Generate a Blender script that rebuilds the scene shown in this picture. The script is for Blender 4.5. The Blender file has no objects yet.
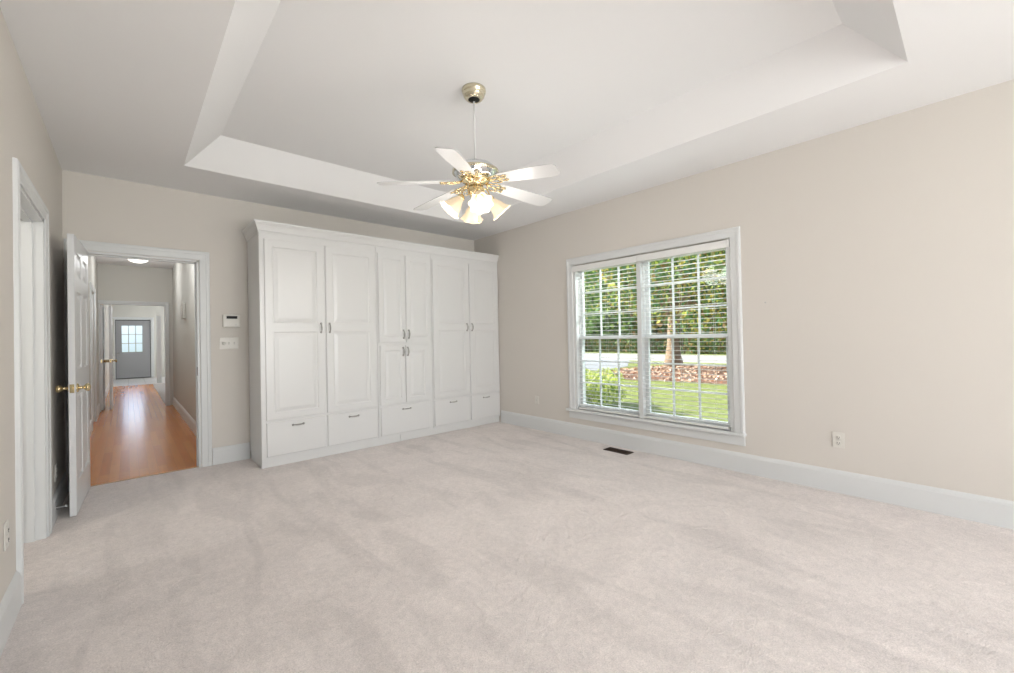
import bpy, math, random
from mathutils import Vector, Matrix
random.seed(7)
C = bpy.context.scene.collection
sc = bpy.context.scene
PI = math.pi

# ------------------------------------------------------------------ camera
YAW, ROLL, PITCH, FPX, CAMH = -0.7326, -0.0205, 0.0096, 421.52, 1.2254
cd = bpy.data.cameras.new('camera'); cam = bpy.data.objects.new('camera', cd); C.objects.link(cam)
c, s = math.cos(YAW), math.sin(YAW)
R0 = Vector((c, s, 0)); F0 = Vector((-s, c, 0)); Z0 = Vector((0, 0, 1))
cp, sp = math.cos(PITCH), math.sin(PITCH)
F1 = cp*F0 + sp*Z0; U1 = -sp*F0 + cp*Z0
cr, sr = math.cos(ROLL), math.sin(ROLL)
R2 = cr*R0 + sr*U1; U2 = cr*U1 - sr*R0
cam.matrix_world = Matrix(((R2.x, U2.x, -F1.x, 0), (R2.y, U2.y, -F1.y, 0), (R2.z, U2.z, -F1.z, CAMH), (0, 0, 0, 1)))
cd.sensor_width = 36; cd.sensor_fit = 'HORIZONTAL'; cd.lens = FPX/1014*36
cd.shift_y = -(336.5-332.16)/1014
cd.clip_start = 0.02; cd.clip_end = 400
sc.camera = cam

# ------------------------------------------------------------------ world, sun, window and fill light, exposure
w = bpy.data.worlds.new('sky'); sc.world = w; w.use_nodes = True
nt = w.node_tree; nt.nodes.clear()
sky = nt.nodes.new('ShaderNodeTexSky'); sky.sky_type = 'NISHITA'; sky.sun_disc = False
sky.sun_elevation = math.radians(42); sky.sun_rotation = math.radians(325); sky.air_density = 1.0; sky.dust_density = 1.5
bg = nt.nodes.new('ShaderNodeBackground'); bg.inputs['Strength'].default_value = 0.30
ow = nt.nodes.new('ShaderNodeOutputWorld')
nt.links.new(sky.outputs[0], bg.inputs[0]); nt.links.new(bg.outputs[0], ow.inputs[0])

sl = bpy.data.lights.new('sun', 'SUN'); sl.energy = 11; sl.angle = math.radians(1.0); sl.color = (1, .96, .88)
so = bpy.data.objects.new('sun', sl); C.objects.link(so)
SUN_TRAVEL = Vector((0.52, -0.68, -0.50))
so.rotation_euler = SUN_TRAVEL.to_track_quat('-Z', 'Y').to_euler(); so.location = (-10, 20, 20)

def area(name, loc, target, sx, sy, power, col=(1, 1, 1), spread=180):
    l = bpy.data.lights.new(name, 'AREA'); l.shape = 'RECTANGLE'; l.size = sx; l.size_y = sy; l.energy = power; l.color = col
    l.spread = math.radians(spread)
    o = bpy.data.objects.new(name, l); C.objects.link(o); o.location = loc
    o.rotation_euler = (Vector(target)-Vector(loc)).to_track_quat('-Z', 'Y').to_euler()
    return o
def point(name, loc, power, col=(1, 1, 1), r=.05):
    l = bpy.data.lights.new(name, 'POINT'); l.energy = power; l.color = col; l.shadow_soft_size = r
    o = bpy.data.objects.new(name, l); C.objects.link(o); o.location = loc
    return o
# fill lamps at two invented rear windows, then daylight by the garden window
for x_, pw_ in ((1.0, 44), (2.6, 16)):
    area('rear_fill', (x_, -3.57, 1.35), (x_+.1, 1.5, 1.6), 1.25, 1.9, 43, (.975, .988, 1), 132)      # added fill reaching across the room
    area('rear_floor_fill', (x_, -3.56, 1.60), (x_-.2, -2.5, 0), 1.25, 1.4, pw_, (1, .99, .975), 80)            # added fill aimed at the carpet, bounces up to the ceiling
area('daylight_garden_window', (5.1, 2.31, 2.95), (3.3, 2.31, 0.3), 1.6, .7, 150, (.97, 1, 1))
area('daylight_front_door', (.15, 19.85, 1.45), (.15, 10, .6), .5, .8, 4, (.9, .96, 1))

vs = sc.view_settings
vs.view_transform = 'Standard'; vs.look = 'None'; vs.gamma = 1; vs.use_curve_mapping = False
vs.exposure = 0.0

# ------------------------------------------------------------------ materials
def srgb(r, g, b):
    f = lambda v: (v/255/12.92) if v/255 <= .04045 else ((v/255+.055)/1.055)**2.4
    return (f(r), f(g), f(b), 1)
def mat(name, col, rough=.5, metal=0, bump=0, bscale=50, var=0, vscale=3, coat=0, spec=.5, trans=0):
    m = bpy.data.materials.new(name); m.use_nodes = True
    nt = m.node_tree; b = nt.nodes['Principled BSDF']
    b.inputs['Base Color'].default_value = col; b.inputs['Roughness'].default_value = rough
    b.inputs['Metallic'].default_value = metal; b.inputs['Specular IOR Level'].default_value = spec
    b.inputs['Coat Weight'].default_value = coat
    tc = nt.nodes.new('ShaderNodeTexCoord')
    if var:
        n = nt.nodes.new('ShaderNodeTexNoise'); n.inputs['Scale'].default_value = vscale; n.inputs['Detail'].default_value = 3
        nt.links.new(tc.outputs['Object'], n.inputs['Vector'])
        r = nt.nodes.new('ShaderNodeValToRGB')
        r.color_ramp.elements[0].position = .3; r.color_ramp.elements[1].position = .7
        r.color_ramp.elements[0].color = tuple(v*(1-var) for v in col[:3])+(1,)
        r.color_ramp.elements[1].color = tuple(min(1, v*(1+var)) for v in col[:3])+(1,)
        nt.links.new(n.outputs['Fac'], r.inputs['Fac']); nt.links.new(r.outputs['Color'], b.inputs['Base Color'])
    if bump:
        n = nt.nodes.new('ShaderNodeTexNoise'); n.inputs['Scale'].default_value = bscale; n.inputs['Detail'].default_value = 4
        nt.links.new(tc.outputs['Object'], n.inputs['Vector'])
        bp = nt.nodes.new('ShaderNodeBump'); bp.inputs['Strength'].default_value = bump; bp.inputs['Distance'].default_value = .01
        nt.links.new(n.outputs['Fac'], bp.inputs['Height']); nt.links.new(bp.outputs['Normal'], b.inputs['Normal'])
    return m
def emis(name, col, strength, base=None):
    m = bpy.data.materials.new(name); m.use_nodes = True
    b = m.node_tree.nodes['Principled BSDF']
    b.inputs['Base Color'].default_value = base or col
    b.inputs['Emission Color'].default_value = col; b.inputs['Emission Strength'].default_value = strength
    b.inputs['Roughness'].default_value = .35
    return m
WALL = mat('wall_paint', srgb(219, 214, 207), .75, bump=.05, bscale=180, spec=.2)
HALLWALL = mat('hall_wall_paint', srgb(214, 212, 205), .75, bump=.05, bscale=180, spec=.2)
CEIL = mat('ceiling_paint', srgb(240, 240, 240), .9, bump=.06, bscale=140, spec=.1)
TRIM = mat('trim_paint', srgb(222, 224, 224), .35, spec=.4)
CAB = mat('cabinet_paint', srgb(222, 222, 221), .28, spec=.5)
DOOR = mat('door_paint', srgb(228, 229, 230), .35, spec=.45)
PLATE = mat('plate_plastic', srgb(224, 221, 214), .4)
PLATED = mat('plate_detail_grey', srgb(206, 203, 197), .5)
SLOT = mat('slot_grey', srgb(96, 92, 88), .6)
BLACK = mat('display_black', srgb(18, 20, 18), .7)
BRONZE = mat('vent_bronze', srgb(72, 52, 40), .45, metal=.6)
BRASS = mat('polished_brass', srgb(225, 206, 164), .16, metal=1)
NICKEL = mat('satin_nickel', srgb(170, 168, 165), .28, metal=1)
PALEBRASS = mat('pale_brass', srgb(222, 214, 190), .18, metal=1)
CHROME = mat('fan_chrome', srgb(225, 228, 230), .08, metal=1)
BLADE = mat('blade_white', srgb(204, 204, 204), .3)
BLIND = mat('blind_white', srgb(234, 234, 232), .4)
CORD = mat('cord_white', srgb(225, 225, 222), .7)
SIDING = mat('siding', srgb(215, 212, 205), .8)
ROOF = mat('roof_shingles', srgb(90, 85, 80), .9)
STEEL = mat('spring_steel', srgb(185, 185, 185), .3, metal=1)
RUBBER = mat('rubber_white', srgb(225, 225, 225), .6)
DARKGREY = mat('weatherstrip', srgb(70, 70, 70), .6)
ENTRY = mat('entry_door_paint', srgb(158, 158, 160), .4)
SHADE = emis('lit_frosted_glass', (1, .84, .64, 1), .12, srgb(216, 198, 170))
BULB = emis('bulb_glow', (1, .85, .62, 1), .9)
DOME = emis('dome_glow', (1, .96, .88, 1), 2.2)

def carpet_mat():
    m = bpy.data.materials.new('carpet_pile'); m.use_nodes = True
    nt = m.node_tree; b = nt.nodes['Principled BSDF']; b.inputs['Roughness'].default_value = .95
    b.inputs['Specular IOR Level'].default_value = .1
    b.inputs['Sheen Weight'].default_value = .25; b.inputs['Sheen Roughness'].default_value = .5
    tc = nt.nodes.new('ShaderNodeTexCoord')
    def noise(scale, det, dist=0, rough=.5):
        n = nt.nodes.new('ShaderNodeTexNoise'); n.inputs['Scale'].default_value = scale; n.inputs['Detail'].default_value = det
        n.inputs['Distortion'].default_value = dist; n.inputs['Roughness'].default_value = rough
        nt.links.new(tc.outputs['Object'], n.inputs['Vector']); return n
    def ramp(n, lo, hi, a, bb):
        r = nt.nodes.new('ShaderNodeValToRGB'); r.color_ramp.elements[0].position = a; r.color_ramp.elements[1].position = bb
        r.color_ramp.elements[0].color = (lo,)*3+(1,); r.color_ramp.elements[1].color = (hi,)*3+(1,)
        nt.links.new(n.outputs['Fac'], r.inputs['Fac']); return r
    def mult(a, bsock):
        x = nt.nodes.new('ShaderNodeMix'); x.data_type = 'RGBA'; x.blend_type = 'MULTIPLY'; x.inputs[0].default_value = 1
        nt.links.new(a, x.inputs[6]); nt.links.new(bsock, x.inputs[7]); return x.outputs[2]
    base = nt.nodes.new('ShaderNodeRGB'); base.outputs[0].default_value = srgb(243, 234, 230)
    a = ramp(noise(1.3, 3, 1.6), .95, 1.03, .36, .66)      # brushed pile and footprints
    b2 = ramp(noise(5.5, 4, 2.2, .6), .965, 1.02, .38, .62)
    d = ramp(noise(38, 4, .8, .7), .89, 1.06, .3, .7)
    e = ramp(noise(160, 3, 0, .7), .80, 1.12, .3, .7)
    mp = nt.nodes.new('ShaderNodeMapping'); mp.inputs['Rotation'].default_value = (0, 0, 0); mp.inputs['Scale'].default_value = (2.6, .55, 1)
    nt.links.new(tc.outputs['Object'], mp.inputs['Vector'])
    st = noise(1.7, 2, .9); nt.links.new(mp.outputs[0], st.inputs['Vector'])
    st = ramp(st, .93, 1.02, .36, .5)                       # vacuum strokes lying in the pile
    base2 = mult(base.outputs[0], st.outputs[0])
    o = mult(mult(mult(mult(base2, a.outputs[0]), b2.outputs[0]), d.outputs[0]), e.outputs[0])
    nt.links.new(o, b.inputs['Base Color'])
    bp = nt.nodes.new('ShaderNodeBump'); bp.inputs['Strength'].default_value = .7; bp.inputs['Distance'].default_value = .012
    nt.links.new(noise(120, 5, 0, .7).outputs['Fac'], bp.inputs['Height'])
    bp2 = nt.nodes.new('ShaderNodeBump'); bp2.inputs['Strength'].default_value = .5; bp2.inputs['Distance'].default_value = .03
    nt.links.new(noise(6, 4, 2.0).outputs['Fac'], bp2.inputs['Height']); nt.links.new(bp2.outputs['Normal'], bp.inputs['Normal'])
    nt.links.new(bp.outputs['Normal'], b.inputs['Normal'])
    return m
CARPET = carpet_mat()

def wood_mat():
    m = bpy.data.materials.new('oak_strip_floor'); m.use_nodes = True
    nt = m.node_tree; b = nt.nodes['Principled BSDF']; b.inputs['Roughness'].default_value = .24
    b.inputs['Coat Weight'].default_value = .08; b.inputs['Coat Roughness'].default_value = .14
    tc = nt.nodes.new('ShaderNodeTexCoord')
    mp = nt.nodes.new('ShaderNodeMapping'); mp.inputs['Rotation'].default_value = (0, 0, PI/2)
    nt.links.new(tc.outputs['Object'], mp.inputs['Vector'])
    br = nt.nodes.new('ShaderNodeTexBrick'); br.inputs['Scale'].default_value = 1
    br.inputs['Brick Width'].default_value = 1.1; br.inputs['Row Height'].default_value = .07
    br.inputs['Mortar Size'].default_value = .0007; br.offset = .37
    br.inputs['Color1'].default_value = srgb(222, 142, 58); br.inputs['Color2'].default_value = srgb(204, 120, 42)
    br.inputs['Mortar'].default_value = srgb(178, 112, 54)
    nt.links.new(mp.outputs[0], br.inputs['Vector'])
    n = nt.nodes.new('ShaderNodeTexNoise'); n.inputs['Scale'].default_value = 6; n.inputs['Detail'].default_value = 6
    m2 = nt.nodes.new('ShaderNodeMapping'); m2.inputs['Scale'].default_value = (8, .5, 1)
    nt.links.new(tc.outputs['Object'], m2.inputs['Vector']); nt.links.new(m2.outputs[0], n.inputs['Vector'])
    r = nt.nodes.new('ShaderNodeValToRGB'); r.color_ramp.elements[0].color = (.88, .86, .84, 1); r.color_ramp.elements[1].color = (1.08, 1.07, 1.04, 1)
    nt.links.new(n.outputs['Fac'], r.inputs['Fac'])
    x = nt.nodes.new('ShaderNodeMix'); x.data_type = 'RGBA'; x.blend_type = 'MULTIPLY'; x.inputs[0].default_value = 1
    nt.links.new(br.outputs['Color'], x.inputs[6]); nt.links.new(r.outputs[0], x.inputs[7]); nt.links.new(x.outputs[2], b.inputs['Base Color'])
    return m
WOOD = wood_mat()
def tile_mat():
    m = bpy.data.materials.new('entry_tile'); m.use_nodes = True
    nt = m.node_tree; b = nt.nodes['Principled BSDF']; b.inputs['Roughness'].default_value = .3
    tc = nt.nodes.new('ShaderNodeTexCoord'); br = nt.nodes.new('ShaderNodeTexBrick'); br.offset = 0
    br.inputs['Scale'].default_value = 1; br.inputs['Brick Width'].default_value = .4; br.inputs['Row Height'].default_value = .4
    br.inputs['Mortar Size'].default_value = .006
    br.inputs['Color1'].default_value = srgb(196, 194, 190); br.inputs['Color2'].default_value = srgb(186, 184, 182); br.inputs['Mortar'].default_value = srgb(140, 138, 135)
    nt.links.new(tc.outputs['Object'], br.inputs['Vector']); nt.links.new(br.outputs['Color'], b.inputs['Base Color'])
    return m
TILE = tile_mat()
def glass_mat(name, tint=(1, 1, 1, 1), rough=0.0, gl=.06):
    m = bpy.data.materials.new(name); m.use_nodes = True; nt = m.node_tree; nt.nodes.clear()
    o = nt.nodes.new('ShaderNodeOutputMaterial'); mx = nt.nodes.new('ShaderNodeMixShader'); mx.inputs[0].default_value = gl
    t = nt.nodes.new('ShaderNodeBsdfTransparent'); t.inputs[0].default_value = tint
    g = nt.nodes.new('ShaderNodeBsdfGlossy'); g.inputs['Roughness'].default_value = rough
    nt.links.new(t.outputs[0], mx.inputs[1]); nt.links.new(g.outputs[0], mx.inputs[2]); nt.links.new(mx.outputs[0], o.inputs[0])
    return m
GLASS = glass_mat('window_glass', (.95, .97, .96, 1), 0, .04)

# ------------------------------------------------------------------ mesh builder
class MB:
    def __init__(self): self.v = []; self.f = []; self.mi = []; self.sm = []
    def poly(self, pts, mi=0, sm=False):
        i = len(self.v); self.v += [tuple(p) for p in pts]; self.f.append(tuple(range(i, i+len(pts)))); self.mi.append(mi); self.sm.append(sm)
    def box(self, x0, x1, y0, y1, z0, z1, mi=0):
        if x0 > x1: x0, x1 = x1, x0
        if y0 > y1: y0, y1 = y1, y0
        if z0 > z1: z0, z1 = z1, z0
        i = len(self.v)
        self.v += [(x0, y0, z0), (x1, y0, z0), (x1, y1, z0), (x0, y1, z0), (x0, y0, z1), (x1, y0, z1), (x1, y1, z1), (x0, y1, z1)]
        for q in ((0, 3, 2, 1), (4, 5, 6, 7), (0, 1, 5, 4), (1, 2, 6, 5), (2, 3, 7, 6), (3, 0, 4, 7)):
            self.f.append(tuple(i+k for k in q)); self.mi.append(mi); self.sm.append(False)
        return self
    def tube(self, pts, r, n=8, mi=0, caps=True):
        pts = [Vector(p) for p in pts]; k = len(pts)
        rr = r if isinstance(r, (list, tuple)) else [r]*k
        base = len(self.v); prev = None
        for i, p in enumerate(pts):
            t = (pts[min(i+1, k-1)]-pts[max(i-1, 0)])
            if t.length < 1e-9: t = Vector((0, 0, 1))
            t.normalize()
            a = prev if prev is not None else (Vector((0, 0, 1)) if abs(t.z) < .9 else Vector((1, 0, 0)))
            a = (a - t*a.dot(t))
            if a.length < 1e-6: a = t.orthogonal()
            a.normalize(); prev = a; b = t.cross(a)
            for j in range(n):
                th = 2*PI*j/n; self.v.append(tuple(p+rr[i]*(math.cos(th)*a+math.sin(th)*b)))
        for i in range(k-1):
            for j in range(n):
                a0 = base+i*n+j; a1 = base+i*n+(j+1) % n
                self.f.append((a0, a1, a1+n, a0+n)); self.mi.append(mi); self.sm.append(True)
        if caps:
            self.f.append(tuple(base+j for j in reversed(range(n)))); self.mi.append(mi); self.sm.append(False)
            self.f.append(tuple(base+(k-1)*n+j for j in range(n))); self.mi.append(mi); self.sm.append(False)
        return self
    def lathe(self, prof, M=None, n=32, mi=0, scallop=None):
        M = M or Matrix.Identity(4); base = len(self.v)
        for i, (r, z) in enumerate(prof):
            for j in range(n):
                th = 2*PI*j/n; q = 1.0; dz = 0
                if scallop: q = 1+scallop[i]*math.cos(scallop[-1]*th); dz = scallop[i]*.25*r*math.cos(scallop[-1]*th)
                self.v.append(tuple(M @ Vector((r*q*math.cos(th), r*q*math.sin(th), z+dz))))
        for i in range(len(prof)-1):
            for j in range(n):
                a0 = base+i*n+j; a1 = base+i*n+(j+1) % n
                self.f.append((a0, a1, a1+n, a0+n)); self.mi.append(mi); self.sm.append(True)
        return self
    def sweep(self, prof, path, up=Vector((0, 0, 1)), mi=0, close=False, side=1):
        """prof: (out, up) points; path: 3-D points in a plane normal to up, mitred; out = direction x up."""
        P = [Vector(p) for p in path]; k = len(P); rings = []
        for i in range(k):
            if close: d0 = (P[i]-P[i-1]).normalized(); d1 = (P[(i+1) % k]-P[i]).normalized()
            else:
                d0 = (P[i]-P[i-1]).normalized() if i > 0 else None; d1 = (P[i+1]-P[i]).normalized() if i < k-1 else None
                d0 = d0 or d1; d1 = d1 or d0
            n0 = side*d0.cross(up); n1 = side*d1.cross(up); mm = (n0+n1)
            mm = mm/ (1+n0.dot(n1))
            rings.append([P[i]+o*mm+u*up for o, u in prof])
        base = len(self.v); n = len(prof)
        for r in rings: self.v += [tuple(p) for p in r]
        for i in range(k if close else k-1):
            j = (i+1) % k
            for q in range(n):
                q2 = (q+1) % n
                self.f.append((base+i*n+q, base+j*n+q, base+j*n+q2, base+i*n+q2)); self.mi.append(mi); self.sm.append(False)
        if not close:
            self.f.append(tuple(base+q for q in range(n))); self.mi.append(mi); self.sm.append(False)
            self.f.append(tuple(base+(k-1)*n+q for q in reversed(range(n)))); self.mi.append(mi); self.sm.append(False)
        return self
    def build(self, name, mats, parent=None, M=None, bevel=0, recalc=True):
        me = bpy.data.meshes.new(name); vs_ = self.v
        if M is not None: vs_ = [tuple(M @ Vector(p)) for p in vs_]
        me.from_pydata(vs_, [], self.f)
        for m in (mats if isinstance(mats, (list, tuple)) else [mats]): me.materials.append(m)
        me.polygons.foreach_set('material_index', self.mi); me.polygons.foreach_set('use_smooth', self.sm)
        if recalc:
            import bmesh
            bm = bmesh.new(); bm.from_mesh(me); bmesh.ops.remove_doubles(bm, verts=bm.verts, dist=1e-6)
            bmesh.ops.recalc_face_normals(bm, faces=bm.faces); bm.to_mesh(me); bm.free()
        me.update()
        o = bpy.data.objects.new(name, me); C.objects.link(o)
        if parent is not None:
            o.parent = parent
            o.matrix_parent_inverse = Matrix.Translation(parent.location).inverted() if parent.type == 'EMPTY' and parent.parent is None else Matrix.Identity(4)
        if bevel:
            b = o.modifiers.new('bevel', 'BEVEL'); b.width = bevel; b.segments = 2; b.limit_method = 'ANGLE'
        return o
def empty(name, loc):
    o = bpy.data.objects.new(name, None); C.objects.link(o); o.location = loc; o.empty_display_size = .1; return o
def tag(o, label, cat, group=None):
    o['label'] = label; o['category'] = cat
    if group: o['group'] = group
    return o
def struct(o): o['kind'] = 'structure'; return o
def copy_tree(o, parent=None):
    k = o.copy(); C.objects.link(k)
    if parent is not None: k.parent = parent
    for ch in list(o.children): copy_tree(ch, k)
    return k

# wall slab with rectangular holes; axis 'x' wall runs along x (u=x), 'y' wall runs along y (u=y)
def wall(name, axis, u0, u1, w0, w1, z0, z1, holes, m):
    us = sorted({u0, u1, *[h[0] for h in holes], *[h[1] for h in holes]}); zs = sorted({z0, z1, *[h[2] for h in holes], *[h[3] for h in holes]})
    b = MB(); P = (lambda u, w, z: (u, w, z)) if axis == 'x' else (lambda u, w, z: (w, u, z))
    hole = lambda i, j: any(h[0] <= us[i] and us[i+1] <= h[1] and h[2] <= zs[j] and zs[j+1] <= h[3] for h in holes)
    solid = lambda i, j: 0 <= i < len(us)-1 and 0 <= j < len(zs)-1 and not hole(i, j)
    for i in range(len(us)-1):
        for j in range(len(zs)-1):
            if not solid(i, j): continue
            a, bb, c0, d = us[i], us[i+1], zs[j], zs[j+1]
            for ww in (w0, w1): b.poly([P(a, ww, c0), P(bb, ww, c0), P(bb, ww, d), P(a, ww, d)])
            if not solid(i-1, j): b.poly([P(a, w0, c0), P(a, w1, c0), P(a, w1, d), P(a, w0, d)])
            if not solid(i+1, j): b.poly([P(bb, w0, c0), P(bb, w1, c0), P(bb, w1, d), P(bb, w0, d)])
            if not solid(i, j-1): b.poly([P(a, w0, c0), P(bb, w0, c0), P(bb, w1, c0), P(a, w1, c0)])
            if not solid(i, j+1): b.poly([P(a, w0, d), P(bb, w0, d), P(bb, w1, d), P(a, w1, d)])
    return struct(b.build(name, m))

# ------------------------------------------------------------------ room dimensions
XL, XR, YN, YB, H, HU = -0.401, 3.964, -3.6, 5.119, 2.704, 2.947
T = 0.12
BD0, BD1, DH = -0.305, 0.525, 2.035            # hallway doorway in back wall
LD0, LD1 = 3.135, 4.000                         # side doorway in left wall
WY0, WY1, WZ0, WZ1 = 1.440, 3.205, 0.345, 2.050 # garden window opening
wall('wall_back', 'x', XL-T, XR+.16, YB, YB+T, 0, H+.25, [(BD0, BD1, 0, DH)], WALL)
wall('wall_left', 'y', YN, YB, XL-T, XL, 0, H+.25, [(LD0, LD1, 0, DH)], WALL)
wall('wall_right', 'y', YN, YB, XR, XR+.16, 0, H+.25, [(WY0, WY1, WZ0, WZ1)], WALL)
wall('wall_near', 'x', XL-T, XR+.16, YN-.16, YN, 0, H+.25, [(.35, 1.65, .35, 2.35), (1.95, 3.25, .35, 2.35)], WALL)
b = MB(); b.box(XL-T-.01, XR, YN, YB+.03, -.1, 0); struct(b.build('floor', CARPET))
b = MB()                                         # tray ceiling: flat border, sloped sides, raised flat centre
lo = [(.36, .22), (3.24, .22), (3.24, 4.39), (.36, 4.39)]; hi = [(.59, .467), (3.01, .467), (3.01, 4.17), (.59, 4.17)]
out = [(XL, YN), (XR, YN), (XR, YB), (XL, YB)]
for i in range(4):
    j = (i+1) % 4
    b.poly([(*out[i], H), (*out[j], H), (*lo[j], H), (*lo[i], H)]); b.poly([(*lo[i], H), (*lo[j], H), (*hi[j], HU), (*hi[i], HU)])
b.poly([(*p, HU) for p in hi])
struct(b.build('ceiling', CEIL))

# baseboards: board with a moulded cap
BASEP = [(0, 0), (.016, 0), (.016, .138), (.013, .146), (.013, .150), (.009, .158), (.004, .166), (0, .168)]
def baseboard(name, path, side=1, m=TRIM):
    return struct(MB().sweep(BASEP, path, side=side).build(name, m))
baseboard('baseboard_right', [(XR, YN, 0), (XR, 4.555, 0)], side=-1)
baseboard('baseboard_back', [(.618, YB, 0), (.94, YB, 0)])
baseboard('baseboard_left', [(XL, 4.091, 0), (XL, YB-.002, 0)])
baseboard('baseboard_left', [(XL, YN, 0), (XL, 3.044, 0)])
baseboard('baseboard_near', [(XL+.02, YN, 0), (XR-.02, YN, 0)], side=-1)

# door casing profile: (distance from opening edge, thickness) -> colonial steps
CASP = [(.004, 0), (.004, .010), (.010, .014), (.055, .016), (.060, .020), (.078, .021), (.088, .016), (.090, 0)]
def casing(name, u0, u1, z1, w, n, axis='x', z0=0, parent=None, m=TRIM, sc_=1, left=True):
    """three-sided casing around an opening [u0,u1] up to z1 on the wall face w with normal sign n"""
    b = MB(); P = (lambda u, t, z: (u, w+n*t, z)) if axis == 'x' else (lambda u, t, z: (w+n*t, u, z))
    rings = []
    for (pu, pz, du, dz) in ((u0, z0, -1, 0), (u0, z1, -1, 1), (u1, z1, 1, 1), (u1, z0, 1, 0)):
        rings.append([P(pu+du*d*sc_, t, pz+dz*d*sc_) for d, t in CASP])
    k = len(CASP)
    for i in range(0 if left else 1, 3):
        for q in range(k):
            q2 = (q+1) % k; b.poly([rings[i][q], rings[i+1][q], rings[i+1][q2], rings[i][q2]])
    b.poly(rings[0 if left else 1]); b.poly(rings[3])
    return struct(b.build(name, m, parent))
def jamb(name, u0, u1, z1, w0, w1, axis='x', stop=True, m=TRIM):
    b = MB(); t = .018
    def bx(a, b1, c0, d, e, f):
        if axis == 'x': b.box(a, b1, c0, d, e, f)
        else: b.box(c0, d, a, b1, e, f)
    bx(u0, u0+t, w0, w1, 0, z1); bx(u1-t, u1, w0, w1, 0, z1); bx(u0, u1, w0, w1, z1-t, z1)
    if stop:
        a = w0+.045 if w0 < w1 else w0-.045; c1 = a+.035
        bx(u0+t, u0+t+.011, a, c1, 0, z1-t); bx(u1-t-.011, u1-t, a, c1, 0, z1-t); bx(u0+t, u1-t, a, c1, z1-t-.011, z1-t)
    return struct(b.build(name, m))
casing('trim_1', BD0, BD1, DH, YB, -1)
jamb('trim_2', BD0, BD1, DH, YB-.004, YB+T+.004)
casing('trim_3', BD0, BD1, DH, YB+T, 1)
casing('trim_4', LD0, LD1, DH, XL, 1, 'y')
jamb('trim_5', LD0, LD1, DH, XL-T-.004, XL+.004, 'y')
casing('trim_6', LD0, LD1, DH, XL-T, -1, 'y')

# ------------------------------------------------------------------ raised-panel board facing -y, built in local x/z with its front at y=0
def panel_faces(b, x0, x1, z0, z1, panels, y=0.0, sgn=-1, style='raised', mi=0):
    """front face of a door at plane y looking to sgn*y, panels = list of rects"""
    xs = sorted({x0, x1, *[p[0] for p in panels], *[p[1] for p in panels]}); zs = sorted({z0, z1, *[p[2] for p in panels], *[p[3] for p in panels]})
    for i in range(len(xs)-1):
        for j in range(len(zs)-1):
            if any(p[0] <= xs[i] and xs[i+1] <= p[1] and p[2] <= zs[j] and zs[j+1] <= p[3] for p in panels): continue
            b.poly([(xs[i], y, zs[j]), (xs[i+1], y, zs[j]), (xs[i+1], y, zs[j+1]), (xs[i], y, zs[j+1])], mi)
    steps = {'raised': [(0, 0), (.006, .005), (.012, .0065), (.018, .006), (.046, .0012), (.050, .001)],
             'door': [(0, 0), (.010, .009), (.016, .010), (.022, .010), (.05, .002)]}[style]
    for p in panels:
        prev = None
        for d, dep in steps:
            r = [(p[0]+d, y-sgn*dep, p[2]+d), (p[1]-d, y-sgn*dep, p[2]+d), (p[1]-d, y-sgn*dep, p[3]-d), (p[0]+d, y-sgn*dep, p[3]-d)]
            if prev:
                for q in range(4): b.poly([prev[q], prev[(q+1) % 4], r[(q+1) % 4], r[q]], mi)
            prev = r
        b.poly(prev, mi)
def slab(x0, x1, z0, z1, thk, panels, back=None, style='raised', edge=.004):
    """door slab, front at y=0 facing -y, back at y=thk; small eased edge on the front"""
    b = MB(); e = edge
    panel_faces(b, x0+e, x1-e, z0+e, z1-e, panels, 0, -1, style)
    f = [(x0+e, 0, z0+e), (x1-e, 0, z0+e), (x1-e, 0, z1-e), (x0+e, 0, z1-e)]
    g = [(x0, e, z0), (x1, e, z0), (x1, e, z1), (x0, e, z1)]
    if back is None: h = [(x0, thk, z0), (x1, thk, z0), (x1, thk, z1), (x0, thk, z1)]
    else: h = [(x0, thk-e, z0), (x1, thk-e, z0), (x1, thk-e, z1), (x0, thk-e, z1)]
    for A, B in ((f, g), (g, h)):
        for q in range(4): b.poly([A[q], A[(q+1) % 4], B[(q+1) % 4], B[q]])
    if back is None: b.poly(h)
    else:
        k = [(x0+e, thk, z0+e), (x1-e, thk, z0+e), (x1-e, thk, z1-e), (x0+e, thk, z1-e)]
        for q in range(4): b.poly([h[q], h[(q+1) % 4], k[(q+1) % 4], k[q]])
        panel_faces(b, x0+e, x1-e, z0+e, z1-e, back, thk, 1, style)
    return b
def pull(b, p, length, vertical=True):
    """bow pull with two round feet, standing off a surface facing -y"""
    x, y, z = p; L = length/2; pts = []
    for i in range(13):
        t = -1+2*i/12; off = .022*(1-t*t)**.5 if abs(t) < 1 else 0
        pts.append((x, y-.004-off, z+t*L) if vertical else (x+t*L, y-.004-off, z))
    b.tube(pts, [.0042+.0034*math.cos(PI*(-1+2*i/12)/2)**2 for i in range(13)], 8)
    for s_ in (-1, 1):
        q = (x, y, z+s_*L) if vertical else (x+s_*L, y, z)
        b.tube([(q[0], q[1]+.001, q[2]), (q[0], q[1]-.005, q[2]), (q[0], q[1]-.008, q[2])], [.011, .011, .006], 10)

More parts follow.
